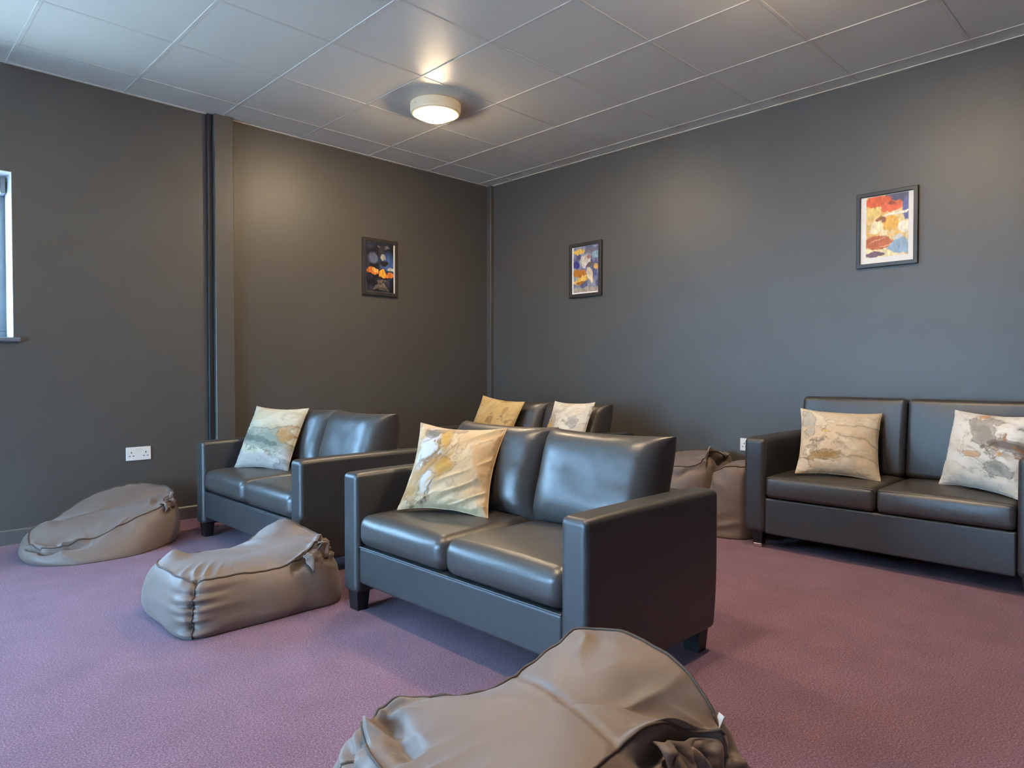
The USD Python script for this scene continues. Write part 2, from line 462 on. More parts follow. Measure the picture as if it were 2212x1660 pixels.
def arm_mesh(depth, thick, z0, z1, r=0.022):
    def w(p, u):
        q = p.copy()
        q[:, 1] += np.sign(u[:, 1]) * 0.004 * (1 - np.abs(u[:, 0]) ** 2) * (1 - np.abs(u[:, 2]) ** 2)
        q[:, 2] += 0.004 * (1 - np.abs(u[:, 0]) ** 4) * (u[:, 2] > 0.9)
        q[:, 0] -= np.where((u[:, 0] > 0), 0.022 * np.clip(-u[:, 2], 0, 1) ** 2, 0)
        return q
    return move(rbox((depth, thick, z1 - z0), r, 16, 5, w), depth / 2, 0, (z0 + z1) / 2)


def make_loveseat(loc, label, seed=1):
    t = thing('loveseat', label, 'sofa', loc, 0)
    Wd, D, th = 1.32, 0.75, 0.104
    for s in (1, -1):
        obj('arm', move(arm_mesh(D, th, 0.078, 0.575), 0, s * (Wd / 2 - th / 2), 0), 'leather_smooth', t, smooth=True)
    iw = Wd / 2 - th
    fr = obj('front_rail', move(rbox((0.60, 2 * iw - 0.002, 0.155), 0.014, 14, 4), 0.012 + 0.30, 0, 0.1225 + 0.0775), 'leather_smooth', t, smooth=True)
    obj('welt', tube([(0.015, y, 0.274) for y in np.linspace(-iw + 0.004, iw - 0.004, 20)], 0.0042, 7), 'leather_smooth', fr, smooth=True)
    obj('back_frame', move(rbox((0.10, 2 * iw - 0.002, 0.44), 0.02, 12, 4), 0.69, 0, 0.12 + 0.22), 'leather_smooth', t, smooth=True)
    cw = iw - 0.002
    for k, s in enumerate((1, -1)):
        obj('seat_cushion', move(seat_cushion(0.60, cw, 0.130, 0.045, seed + k), 0.305, s * (cw / 2 + 0.001), 0.278 + 0.065), 'leather', t, smooth=True)
    for k, s in enumerate((1, -1)):
        b = back_pillow(iw + 0.004, 0.395, 0.27, seed + 10 + k)
        rot(b, (0, 1, 0), 15)
        obj('back_cushion', move(b, 0.560, s * (iw / 2), 0.570), 'leather', t, smooth=True)
    for x in (0.045, D - 0.075):
        for s in (1, -1):
            hb = m3.Manifold.hull_points(np.array([(x + a * 0.030, s * (Wd / 2 - 0.052) + b * 0.036, 0.080) for a in (-1, 1) for b in (-1, 1)] +
                                                  [(x + a * 0.024, s * (Wd / 2 - 0.052) + b * 0.030, 0.0) for a in (-1, 1) for b in (-1, 1)], float))
            obj('leg', hb, 'leg_black', t, smooth=False)
    return t


sofa_a = make_loveseat((1.50, 1.88, 0), 'black leather two-seat sofa in the middle of the room with both arms in full view')
dup(sofa_a, (1.53, 3.63, 0), 0, 'black leather two-seat sofa standing close to the left wall, behind the flat taupe bean bag')
dup(sofa_a, (3.21, 3.45, 0), 0, 'black leather two-seat sofa in the far corner, mostly hidden behind the middle sofa')


def make_box_sofa(loc, label):
    t = thing('box_sofa', label, 'sofa', loc, 0)
    Wd, D, th = 1.40, 0.74, 0.125
    for s in (1, -1):
        obj('arm', move(arm_mesh(D, th, 0.085, 0.622, 0.030), 0, s * (Wd / 2 - th / 2), 0), 'leather_smooth', t, smooth=True)
    iw = Wd / 2 - th
    obj('front_rail', move(rbox((0.60, 2 * iw - 0.001, 0.200), 0.010, 14, 4), 0.006 + 0.30, 0, 0.087 + 0.100), 'leather_smooth', t, smooth=True)
    obj('back_frame', move(rbox((0.13, 2 * iw - 0.002, 0.66), 0.02, 12, 4), D - 0.068, 0, 0.10 + 0.33), 'leather_smooth', t, smooth=True)
    cw = iw - 0.006
    for k, s in enumerate((1, -1)):
        c = seat_cushion(0.575, cw, 0.122, 0.026, 31 + k, 0.014)
        cu = obj('seat_cushion', move(c, 0.285, s * (cw / 2 + 0.003), 0.290 + 0.061), 'leather', t, smooth=True)
        h0, h1 = cw / 2 - 0.008, 0.0
        pts = [(0.285 - 0.5 * 0.575 + 0.004, s * (cw / 2 + 0.003) + y, 0.402) for y in np.linspace(-cw / 2 + 0.010, cw / 2 - 0.010, 30)]
        obj('piping', tube(pts, 0.0034, 6), 'leather_smooth', cu, smooth=True)
    for k, s in enumerate((1, -1)):
        def w(p, u):
            q = p.copy()
            q[:, 0] += np.where(u[:, 0] < -0.5, -1, 0) * 0.016 * (1 - np.abs(u[:, 1]) ** 3) * (1 - np.abs(u[:, 2]) ** 3)
            return q
        b = rbox((0.15, cw + 0.004, 0.435), 0.030, 20, 5, w)
        rot(b, (0, 1, 0), 7)
        obj('back_cushion', move(b, 0.555, s * (cw / 2 + 0.004), 0.625), 'leather_smooth', t, smooth=True)
    for x in (0.050, D - 0.055):
        for s in (1, -1):
            yy = s * (Wd / 2 - 0.075)
            lg = obj('leg', m3.Manifold.hull_points(np.array([(x + a * 0.032, yy + b * 0.032, 0.088) for a in (-1, 1) for b in (-1, 1)] +
                                                            [(x + a * 0.022, yy + b * 0.022, 0.012) for a in (-1, 1) for b in (-1, 1)], float)), 'leg_black', t, smooth=False)
            obj('leg_tip', cbox(x - 0.025, x + 0.025, yy - 0.025, yy + 0.025, 0.0, 0.022, 0.003), 'chrome', lg, smooth=False)
    return t


make_box_sofa((3.68, 1.145, 0), 'black leather box-cushion sofa against the right wall with chrome-tipped feet')


# ------------------------------------------------------------------ throw cushions
def sm(a, b, x):
    t = np.clip((x - a) / (b - a), 0, 1)
    return t * t * (3 - 2 * t)


def lerp(c, d, k):
    return np.asarray(c) * (1 - k[..., None]) + np.asarray(d) * k[..., None]


CREAM, WHITE, GOLD, BROWN, GREY, DARK, GREEN, PINK = ((0.60, 0.47, 0.30), (0.66, 0.61, 0.52), (0.52, 0.28, 0.05), (0.20, 0.11, 0.05),
    (0.42, 0.40, 0.37), (0.10, 0.095, 0.085), (0.30, 0.34, 0.27), (0.70, 0.52, 0.42))


def marble(U, V, seed, base=CREAM, base2=WHITE, gold=1.0, grey=0.6, centre=(0, 0), spread=0.7, flow=35, extra=None):
    """poured-ink print: pale washes, thin branching veins, gold and grey pools around a centre"""
    a = math.radians(flow)
    X, Y = U * math.cos(a) + V * math.sin(a), -U * math.sin(a) + V * math.cos(a)
    wx = fbm2(X, Y, 1.6, seed, 4) - 0.5
    wy = fbm2(X + 5, Y + 3, 1.6, seed + 1, 4) - 0.5
    X2, Y2 = X * 0.7 + 1.5 * wx, Y * 1.5 + 1.5 * wy
    n1 = fbm2(X2, Y2, 1.5, seed + 2, 5)
    n2 = fbm2(X2 + 9, Y2 - 4, 2.2, seed + 3, 5)
    c = lerp(base, base2, sm(0.40, 0.58, n1))
    d = np.hypot(U - centre[0], V - centre[1])
    pool = np.exp(-(d / spread) ** 2)
    vein = np.exp(-np.abs(n1 - 0.50) / 0.014) * (0.30 + 0.70 * pool)
    vein2 = np.exp(-np.abs(n2 - 0.47) / 0.016) * (0.15 + 0.85 * pool)
    c = lerp(c, GREY, np.clip(grey * sm(0.52, 0.66, n2) * (0.3 + 1.3 * pool), 0, 0.9))
    c = lerp(c, GOLD, np.clip(gold * sm(0.50, 0.62, n1) * sm(0.40, 0.56, n2) * pool * 2.2, 0, 0.95))
    c = lerp(c, BROWN, np.clip(vein * 1.1, 0, 0.92))
    c = lerp(c, DARK, np.clip(vein2 * 1.1 * pool, 0, 0.92))
    if extra is not None:
        c = extra(c, U, V, n1, n2)
    return np.clip(c * [0.80, 0.76, 0.70], 0.01, 0.9)


def throw_cushion(label, x, y, zb, yaw, tilt, roll, w, h, thick, seed, creases=0.0, crease_dir=35, pin=0.085, **kw):
    """zb: height of the seat it stands on; (x, y): the middle of its bottom edge; faces -x when yaw = 0"""
    n = 150
    g = np.sin(np.linspace(-1, 1, n + 1) * np.pi / 2 * 0.96) / math.sin(np.pi / 2 * 0.96)
    U, V = np.meshgrid(g, g, indexing='ij')           # U: to the viewer's right, V: up
    px = w / 2 * U * (1 - pin * (1 - V ** 2) * np.abs(U) ** 2)
    pz = h / 2 * V * (1 - pin * (1 - U ** 2) * np.abs(V) ** 2)
    # slight irregularity of the hem
    px += 0.006 * (fbm2(U, V, 2.0, seed + 40, 2) - 0.5)
    pz += 0.006 * (fbm2(U, V, 2.0, seed + 41, 2) - 0.5)
    prof = np.clip((1 - U ** 2) * (1 - V ** 2), 0, 1) ** 0.55
    a = math.radians(crease_dir)
    s = -U * math.sin(a) + V * math.cos(a)
    l = U * math.cos(a) + V * math.sin(a)
    wob = s + 0.25 * (fbm2(U, V, 1.2, seed + 50, 2) - 0.5)
    rid = np.abs(meshkit.noise(np.stack([wob * 7.0, l * 1.1, U * 0 + seed], -1), seed + 51) - 0.5) * 2
    mask = sm(-0.5, 0.5, U * 0.8 - V * 0.6) if creases > 0 else U * 0 + 1
    edge = 1 - np.maximum(np.abs(U), np.abs(V))
    small = (fbm2(U, V, 3.5, seed + 60, 3) - 0.5) * 0.014 + (meshkit.noise(np.stack([U * 20, V * 20, U * 0], -1), seed + 61) - 0.5) * 0.008 * np.exp(-edge / 0.08)
    lump = np.minimum(edge / 0.06, 1)
    F = np.stack([-(thick * 0.55 * prof + (creases * 0.014 * (0.5 - rid) * mask + small) * lump), -px, pz], -1)
    Bk = np.stack([thick * 0.45 * prof, -px, pz], -1)
    col = marble(U, V, seed, **kw)
    i, j = np.meshgrid(np.arange(n), np.arange(n), indexing='ij')
    q = np.stack([i * (n + 1) + j, (i + 1) * (n + 1) + j, (i + 1) * (n + 1) + j + 1, i * (n + 1) + j + 1], -1).reshape(-1, 4)
    f = np.vstack([q, q[:, ::-1] + (n + 1) ** 2])
    v = np.vstack([F.reshape(-1, 3), Bk.reshape(-1, 3)])
    cols = np.vstack([col.reshape(-1, 3), col.reshape(-1, 3)])
    me = trimesh.Trimesh(v, np.vstack([f[:, [0, 1, 2]], f[:, [0, 2, 3]]]), process=False)
    move(me, 0, 0, h / 2)
    rot(me, (1, 0, 0), -math.degrees(roll))
    rot(me, (0, 1, 0), math.degrees(tilt))
    rot(me, (0, 0, 1), math.degrees(yaw))
    me.apply_translation((0, 0, -0.004 - me.vertices[:, 2].min()))
    lo = 0.0
    t = thing('throw_cushion', label, 'cushion', (x, y, zb + lo), 0)
    obj('cover', (me.vertices, me.faces), 'printed_cloth', t, color=cols)
    # the sewn hem round the edge
    ring = np.concatenate([np.arange(n + 1) * (n + 1), n * (n + 1) + np.arange(1, n + 1), (np.arange(n - 1, -1, -1)) * (n + 1) + n, np.arange(n - 1, 0, -1)])
    pts = me.vertices[ring]
    tb = tube(pts[::2], 0.0028, 6, closed=True)
    cc = np.repeat(cols[ring][::2], 6, axis=0)
    obj('hem', (tb.vertices, tb.faces), 'printed_cloth', t, color=cc)
    return t


def ink(c, g, n, col, rim=(0.13, 0.07, 0.03), thr=0.5, w=0.05, amt=0.92, wob=2.5):
    """a pool of ink: the field g broken up by the noise n, with a darker rim"""
    f = g + wob * (n - 0.5)
    c = lerp(c, col, amt * sm(thr - w, thr + w, f) * (0.55 + 0.45 * sm(thr, thr + 0.45, f)))
    return lerp(c, rim, 0.8 * np.exp(-np.abs(f - thr) / 0.035))


def gau(U, V, cx, cy, rx, ry):
    return np.exp(-((U - cx) / rx) ** 2 - ((V - cy) / ry) ** 2)


def ink_b(c, U, V, n1, n2):
    e = V + 0.20 + 0.15 * U
    c = ink(c, gau(U, e, 0, 0, 9, 0.22), n1, (0.25, 0.28, 0.22), (0.06, 0.07, 0.06), 0.55)
    c = ink(c, gau(U, e, 0, -0.02, 9, 0.15), n2, (0.10, 0.115, 0.095), (0.05, 0.05, 0.045), 0.78)
    c = ink(c, gau(U, V, 0.78, -0.12, 0.30, 0.34), n2, (0.46, 0.25, 0.08), (0.20, 0.10, 0.03), 0.60)
    low = sm(-0.40, -0.55, V + 0.9 * (n1 - 0.5))
    c = lerp(c, (0.50, 0.44, 0.42), low * 0.9)
    c = ink(c, low * 0.55, n2, (0.22, 0.20, 0.20), (0.09, 0.085, 0.085), 0.66)
    return c


def ink_a(c, U, V, n1, n2):
    c = ink(c, gau(U, V, -0.52, 0.12, 0.26, 0.55), n1, (0.66, 0.68, 0.70), (0.50, 0.30, 0.12), 0.45, 0.10)
    c = ink(c, gau(U, V, 0.0, 0.82, 0.62, 0.17), n2, (0.24, 0.16, 0.09), (0.08, 0.06, 0.04), 0.60)
    c = ink(c, gau(U, V, -0.55, 0.72, 0.20, 0.14), n2, (0.16, 0.15, 0.13), (0.06, 0.06, 0.05), 0.60)
    c = ink(c, gau(U, V, -0.14, 0.62, 0.12, 0.24), n1, (0.58, 0.33, 0.06), (0.30, 0.15, 0.03), 0.55)
    c = ink(c, gau(U, V, -0.02, -0.12, 0.24, 0.17), n1, (0.50, 0.27, 0.05), (0.18, 0.09, 0.02), 0.52)
    c = ink(c, gau(U, V, -0.72, -0.50, 0.16, 0.34), n1, (0.46, 0.24, 0.05), (0.20, 0.10, 0.03), 0.52)
    s_ = (V - 0.05) - 1.1 * (U + 0.25) + 0.6 * (n1 - 0.5)
    return lerp(c, (0.36, 0.20, 0.07), 0.75 * np.exp(-(s_ / 0.035) ** 2) * (U < 0.15) * (V < 0.75))


def ink_c1(c, U, V, n1, n2):
    c = ink(c, gau(U, V, -0.78, 0.45, 0.22, 0.50), n2, (0.45, 0.44, 0.41), (0.16, 0.14, 0.10), 0.55)
    c = ink(c, gau(U, V, -0.40, 0.15, 0.42, 0.09), n1, (0.72, 0.50, 0.10), (0.24, 0.17, 0.05), 0.55)
    c = ink(c, gau(U, V, -0.60, -0.18, 0.30, 0.20), n1, (0.36, 0.29, 0.23), (0.14, 0.10, 0.05), 0.55)
    c = ink(c, gau(U, V, -0.40, -0.58, 0.48, 0.20), n2, (0.36, 0.22, 0.07), (0.14, 0.08, 0.03), 0.58)
    for k, (v0, sl) in enumerate(((0.05, -0.16), (-0.52, -0.10), (0.30, 0.16))):
        e = V - v0 - sl * U + 0.5 * (n1 - 0.5)
        c = lerp(c, (0.27, 0.22, 0.14), 0.8 * np.exp(-np.abs(e) / 0.025) * (U > -0.1))
    return c


def ink_c2(c, U, V, n1, n2):
    c = ink(c, gau(U, V, 0.15, 0.40, 0.42, 0.40), n2, (0.30, 0.28, 0.25), (0.07, 0.05, 0.045), 0.50)
    c = ink(c, gau(U, V, 0.60, 0.20, 0.45, 0.10), n1, (0.12, 0.085, 0.07), (0.06, 0.04, 0.03), 0.55)
    c = ink(c, gau(U, V, 0.0, -0.12, 0.40, 0.10), n1, (0.56, 0.30, 0.12), (0.24, 0.11, 0.04), 0.55)
    c = ink(c, gau(U, V, 0.55, -0.40, 0.35, 0.28), n2, (0.22, 0.23, 0.21), (0.08, 0.08, 0.075), 0.52)
    c = ink(c, gau(U, V, -0.10, 0.92, 0.14, 0.10), n1, (0.60, 0.26, 0.08), (0.40, 0.16, 0.05), 0.55)
    return c


def ink_d1(c, U, V, n1, n2):
    c = ink(c, gau(U, V, 0.50, 0.45, 0.18, 0.50), n1, (0.40, 0.22, 0.05), (0.14, 0.07, 0.02), 0.55)
    return ink(c, gau(U, V, -0.05, 0.0, 0.22, 0.26), n2, (0.34, 0.20, 0.06), (0.16, 0.08, 0.03), 0.58)


def ink_d2(c, U, V, n1, n2):
    c = ink(c, gau(U, V, -0.65, 0.05, 0.28, 0.36), n1, (0.42, 0.30, 0.18), (0.18, 0.11, 0.05), 0.52)
    c = ink(c, gau(U, V, -0.68, -0.10, 0.12, 0.16), n2, (0.62, 0.36, 0.06), (0.3, 0.16, 0.04), 0.55)
    return ink(c, gau(U, V, 0.45, 0.15, 0.25, 0.25), n2, (0.34, 0.31, 0.27), (0.10, 0.09, 0.08), 0.62)


throw_cushion('white cushion with a green-grey ink band, on the sofa close to the left wall', 1.765, 3.918, 0.418, 0.373, 0.47, -0.007, 0.415, 0.405, 0.15, 5,
              base=(0.66, 0.55, 0.38), base2=(0.68, 0.61, 0.46), gold=0.5, grey=0.5, centre=(0.3, -0.3), spread=0.5, flow=10, extra=ink_b)
throw_cushion('cream and gold ink-print cushion with creases, on the middle sofa', 1.718, 2.150, 0.418, 0.500, 0.535, -0.040, 0.398, 0.400, 0.15, 17,
              creases=1.0, crease_dir=35, pin=0.125, base=(0.66, 0.46, 0.25), base2=(0.70, 0.52, 0.32), gold=0.9, grey=0.15, centre=(-0.4, 0.2), spread=0.6, flow=60, extra=ink_a)
throw_cushion('golden ink-print cushion on the far corner sofa, left of the two', 3.465, 3.812, 0.418, 0.081, 0.455, -0.092, 0.445, 0.395, 0.12, 23,
              base=(0.66, 0.46, 0.19), base2=(0.70, 0.52, 0.24), gold=0.9, grey=0.1, centre=(0.4, 0.1), spread=0.5, flow=50, extra=ink_d1)
throw_cushion('pale ink-print cushion on the far corner sofa, right of the two', 3.465, 3.075, 0.418, -0.02, 0.45, 0.01, 0.37, 0.41, 0.12, 29,
              base=(0.70, 0.58, 0.44), base2=(0.76, 0.70, 0.58), gold=0.5, grey=0.5, centre=(-0.6, -0.1), spread=0.5, flow=20, extra=ink_d2)
throw_cushion('cream cushion with grey veins and a gold streak, left of two on the box sofa', 3.83, 1.385, 0.422, 0.38, 0.60, -0.055, 0.416, 0.418, 0.15, 37,
              base=(0.76, 0.62, 0.46), base2=(0.82, 0.76, 0.62), gold=0.5, grey=0.35, centre=(-0.6, -0.2), spread=0.6, flow=-15, extra=ink_c1)
throw_cushion('white cushion with dark grey and rust ink swirls, right on the box sofa', 3.875, 0.755, 0.422, -0.50, 0.25, -0.02, 0.42, 0.385, 0.15, 43,
              base=(0.78, 0.74, 0.64), base2=(0.82, 0.80, 0.74), gold=0.7, grey=0.9, centre=(0.3, 0.1), spread=0.55, flow=-20, extra=ink_c2)


# ------------------------------------------------------------------ bean bags
def spline(pts, n):
    p = np.asarray(pts, float)
    m = len(p)
    seg = np.linalg.norm(np.roll(p, -1, 0) - p, axis=1)
    s = np.concatenate([[0], np.cumsum(seg)])
    from scipy.interpolate import CubicSpline
    cs = CubicSpline(s, np.vstack([p, p[:1]]), bc_type='periodic')
    return cs(np.linspace(0, s[-1], n, endpoint=False)), s[:-1] / s[-1]


def make_bag(label, top, bottom, centre, crown, humps=(), grooves=(), crumples=(), corner_seams=(), bulge=0.03, seed=1, tags=(), flaps=(), undercuts=()):
    """a slumped bean bag. top: the piped edge of its top panel (x, y, z), bottom: its outline on the floor (x, y), same count and order;
    centre: (x, y, z) of the middle of the top; humps (x, y, radius, height); grooves (p, q, width, depth); crumples (x, y, z, radius, amplitude)"""
    NT, NS, NR = 300, 34, 60
    T_, par = spline(top, NT)
    Bm = np.column_stack([np.asarray(bottom, float), np.zeros(len(bottom))])
    B_, parb = spline(Bm, NT)
    # align the bottom parameter to the top control points
    x = np.linspace(0, 1, NT, endpoint=False)
    B_ = np.stack([np.interp(np.interp(x, np.append(par, 1), np.append(parb, 1)), np.append(np.arange(NT) / NT, 1), np.append(B_[:, k], B_[0, k])) for k in range(3)], -1)
    c = np.asarray(centre, float)
    nrm = np.cross(np.roll(T_, -1, 0) - np.roll(T_, 1, 0), [0, 0, 1.0])
    nrm[:, 2] = 0
    nrm /= np.linalg.norm(nrm, axis=1, keepdims=True) + 1e-9
    out = np.sign(((T_ - c) * nrm).sum(1).mean())
    nrm *= out
    rows = []
    for k in range(NS):                       # underside edge to piped edge
        v = k / (NS - 1)
        p = B_ * (1 - v) + T_ * v
        p[:, 2] = T_[:, 2] * (0.5 - 0.5 * np.cos(np.pi * min(v * 1.0, 1))) * 0.35 + T_[:, 2] * v * 0.65
        p += nrm * (bulge * math.sin(np.pi * min(1, 0.08 + v * 0.92)) ** 0.8)[..., None] if False else nrm * bulge * (math.sin(np.pi * v) ** 0.7)
        rows.append(p)
    for k in range(1, NR):
        r = 1 - k / NR
        p = T_ * r + c * (1 - r)
        p[:, 2] = T_[:, 2] * r ** 1.5 + c[2] * (1 - r ** 1.5) + crown * (1 - r ** 2) ** 0.8 * r
        rows.append(p)
    P = np.array(rows)
    for hx, hy, hr, hh in humps:
        w = np.exp(-(((P[..., 0] - hx) ** 2 + (P[..., 1] - hy) ** 2) / hr ** 2))
        zf = np.clip(P[..., 2] / 0.15, 0, 1)
        P[..., 2] += hh * w * zf
    # underside: a flat floor cap
    verts = [P.reshape(-1, 3), c[None] * [1, 1, 0] + [[0, 0, 0]]]
    nrow = len(rows)
    top_c = np.array([[c[0], c[1], P[-1, :, 2].mean()]])
    V = np.vstack([P.reshape(-1, 3), top_c, [[c[0], c[1], 0.0]]])
    i, j = np.meshgrid(np.arange(nrow - 1), np.arange(NT), indexing='ij')
    k = (j + 1) % NT
    q = np.stack([i * NT + j, i * NT + k, (i + 1) * NT + k, (i + 1) * NT + j], -1).reshape(-1, 4)
    F = [q[:, [0, 1, 2]], q[:, [0, 2, 3]]]
    a = np.arange(NT)
    F.append(np.stack([(nrow - 1) * NT + a, (nrow - 1) * NT + (a + 1) % NT, np.full(NT, nrow * NT)], -1))
    F.append(np.stack([(a + 1) % NT, a, np.full(NT, nrow * NT + 1)], -1))
    me = trimesh.Trimesh(V, np.vstack(F), process=False)
    trimesh.repair.fix_normals(me)
    if me.volume < 0:
        me.invert()
    N = np.array(me.vertex_normals)
    p = me.vertices.copy()
    zf = np.clip(p[:, 2] / 0.04, 0, 1)
    d = 0.022 * (meshkit.fbm(p * 3.1 + seed, 2, seed) - 0.5)
    # puckers below the piping and along corner seams
    ringd = np.abs(np.repeat(np.arange(nrow), NT) - (NS - 1))
    ringd = np.append(ringd, [99, 99])
    th = np.append(np.tile(np.arange(NT) / NT, nrow), [0, 0])
    puck = meshkit.noise(np.column_stack([th * 60, ringd * 0.15, ringd * 0 + seed]), seed + 9) - 0.5
    d += 0.008 * puck * np.exp(-ringd / 6.0)
    for ts in corner_seams:
        dt = np.abs((th - ts + 0.5) % 1 - 0.5)
        side = np.append(np.repeat(np.arange(nrow) < NS, NT), [False, False])
        pk = meshkit.noise(np.column_stack([p[:, 2] * 55, dt * 12, dt * 0 + seed]), seed + 13) - 0.5
        d += np.where(side, 0.050 * pk * np.exp(-dt / 0.034) - 0.012 * np.exp(-(dt / 0.006) ** 2), 0)
    sd = np.append(NS - 1 - np.repeat(np.arange(nrow), NT), [-99, -99])         # rows below the piping
    for (t0, t1, dep) in undercuts:                                            # the top panel overhangs a tuck in the side
        tc, tw = (t0 + t1) / 2, (t1 - t0) / 2
        dt = np.abs((th - tc + 0.5) % 1 - 0.5)
        wn = np.clip((tw - dt) / 0.03, 0, 1)
        wob = 4.0 + 2.0 * np.sin(th * 60 + seed)
        d -= dep * wn * np.exp(-((sd - wob) / 2.4) ** 2) * (sd >= 0)
        d += 0.5 * dep * wn * np.exp(-((sd + 1) / 2.5) ** 2)
    for (g0, g1, w, dep) in grooves:
        g0, g1 = np.asarray(g0, float), np.asarray(g1, float)
        ab = g1 - g0
        t = np.clip(((p[:, :2] - g0) @ ab) / (ab @ ab), 0, 1)
        dist = np.linalg.norm(p[:, :2] - g0 - t[:, None] * ab, axis=1)
        up = np.clip(N[:, 2] * 2, 0, 1)
        d -= dep * np.exp(-(dist / w) ** 2) * up
    for (qx, qy, qz, qr, amp, fd, fq) in crumples:      # a patch of gathered folds running across the direction fd
        w = np.exp(-(np.linalg.norm((p - [qx, qy, qz]) * [1, 1, 1.3], axis=1) / qr) ** 2)
        fd = np.asarray(fd, float) / np.linalg.norm(fd)
        ph = (p - [qx, qy, qz]) @ fd * fq + 1.6 * (meshkit.fbm(p * 6 + seed, 2, seed + 21) - 0.5)
        sh = 1 - np.abs(np.sin(np.pi * ph)) ** 0.8 * 1.6
        d += amp * w * sh
    p += N * (d * zf)[:, None]
    p[:, 2] = np.maximum(p[:, 2], 0.0)
    me.vertices = p
    org = np.array([c[0], c[1], 0.0])
    t = thing('bean_bag', label, 'bean bag', org, 0)
    me.apply_translation(-org)
    obj('cover', (me.vertices, me.faces), 'bag_fabric', t, smooth=True)
    ring = me.vertices[(NS - 1) * NT:NS * NT] + np.array(me.vertex_normals)[(NS - 1) * NT:NS * NT] * 0.002
    obj('piping', tube(ring, 0.0036, 7, closed=True), 'bag_piping', t, smooth=True)
    for ts in corner_seams:
        jj = int(ts * NT) % NT
        col = me.vertices[np.arange(NS) * NT + jj] + np.array(me.vertex_normals)[np.arange(NS) * NT + jj] * 0.001
        obj('corner_seam', tube(col, 0.004, 6), 'bag_piping', t, smooth=True)
    for fl in flaps:
        obj('folded_end', move(cloth_flap(*fl), *(-org)), 'bag_fabric', t, smooth=True)
    for (lx, ly, lz, rz) in tags:
        b = rbox((0.022, 0.003, 0.030), 0.001, 3, 2)
        rot(b, (1, 0, 0), 25)
        rot(b, (0, 0, 1), rz)
        obj('label_tag', move(b, lx - org[0], ly - org[1], lz - org[2]), 'label_white', t, smooth=True)
    return t


def cloth_flap(p0, p1, drop, depth, seed, waves=3.0, amp=0.016):
    """loose gathered cloth hanging from the line p0-p1 and curling out by depth, falling by drop; a solid sheet 4 mm thick"""
    n, m = 60, 40
    u, v = np.meshgrid(np.linspace(0, 1, n), np.linspace(0, 1, m), indexing='ij')
    p0, p1 = np.asarray(p0, float), np.asarray(p1, float)
    ax = p1 - p0
    outd = np.cross(ax, [0, 0, 1.0]); outd /= np.linalg.norm(outd) + 1e-9
    base = p0 + u[..., None] * ax
    ph = 2 * np.pi * waves * (u + 0.15 * (meshkit.noise(np.stack([u * 4, v * 3, u * 0 + seed], -1), seed) - 0.5))
    f = amp * np.sin(ph) * (0.3 + v) + 0.018 * (meshkit.fbm(np.stack([u * 5, v * 5, u * 0 + seed], -1), 3, seed) - 0.5) * np.minimum(v * 4, 1)
    S = base + outd * (depth * np.sin(v * np.pi * 0.62) + f)[..., None]
    S[..., 2] -= drop * v ** 1.2 - 0.03 * np.sin(np.pi * v) * (0.5 + 0.5 * np.sin(ph * 0.5 + 1))
    gu = np.gradient(S, axis=0); gv = np.gradient(S, axis=1)
    N = np.cross(gu, gv); N /= np.linalg.norm(N, axis=-1, keepdims=True) + 1e-9
    A, B = S + N * 0.002, S - N * 0.002
    i, j = np.meshgrid(np.arange(n - 1), np.arange(m - 1), indexing='ij')
    q = np.stack([i * m + j, (i + 1) * m + j, (i + 1) * m + j + 1, i * m + j + 1], -1).reshape(-1, 4)
    o = n * m
    edge = [k * m for k in range(n)] + [(n - 1) * m + k for k in range(1, m)] + [k * m + m - 1 for k in range(n - 2, -1, -1)] + [k for k in range(m - 2, 0, -1)]
    e = np.array(edge); e2 = np.roll(e, -1)
    qs = np.stack([e, e + o, e2 + o, e2], -1)
    Q = np.vstack([q, q[:, ::-1] + o, qs])
    return trimesh.Trimesh(np.vstack([A.reshape(-1, 3), B.reshape(-1, 3)]), np.vstack([Q[:, [0, 1, 2]], Q[:, [0, 2, 3]]]), process=False)


# order of the outline: front-left corner, along the front to the right, then round the back (counter-clockwise from above)
make_bag('taupe bean bag with a rounded gathered end, left of the middle sofa',
         top=[(0.945, 2.66, 0.205), (1.10, 2.66, 0.195), (1.25, 2.66, 0.185), (1.36, 2.67, 0.20), (1.45, 2.69, 0.245), (1.51, 2.76, 0.26), (1.49, 2.90, 0.265), (1.44, 3.02, 0.26), (1.30, 3.08, 0.205), (1.10, 3.10, 0.195), (0.94, 3.05, 0.20), (0.91, 2.85, 0.21)],
         bottom=[(0.92, 2.63), (1.07, 2.61), (1.25, 2.605), (1.38, 2.61), (1.50, 2.61), (1.57, 2.70), (1.52, 2.88), (1.46, 3.06), (1.30, 3.15), (1.10, 3.18), (0.93, 3.13), (0.89, 2.86)],
         centre=(1.24, 2.88, 0.215), crown=0.03, humps=[(1.43, 2.97, 0.10, 0.05), (0.985, 3.02, 0.045, 0.04)],
         crumples=[(1.49, 2.70, 0.21, 0.075, 0.022, (0.4, 0, 1), 22), (0.98, 2.74, 0.215, 0.08, 0.007, (1, -0.6, 0), 24), (1.33, 2.98, 0.24, 0.09, 0.010, (1, 0.5, 0), 14)],
         corner_seams=[0.0], bulge=0.035, seed=3, undercuts=[(0.20, 0.34, 0.030)], flaps=[((1.37, 2.645, 0.215), (1.515, 2.72, 0.262), 0.055, 0.030, 4), ((1.45, 2.668, 0.255), (1.52, 2.80, 0.268), 0.085, 0.018, 6)])
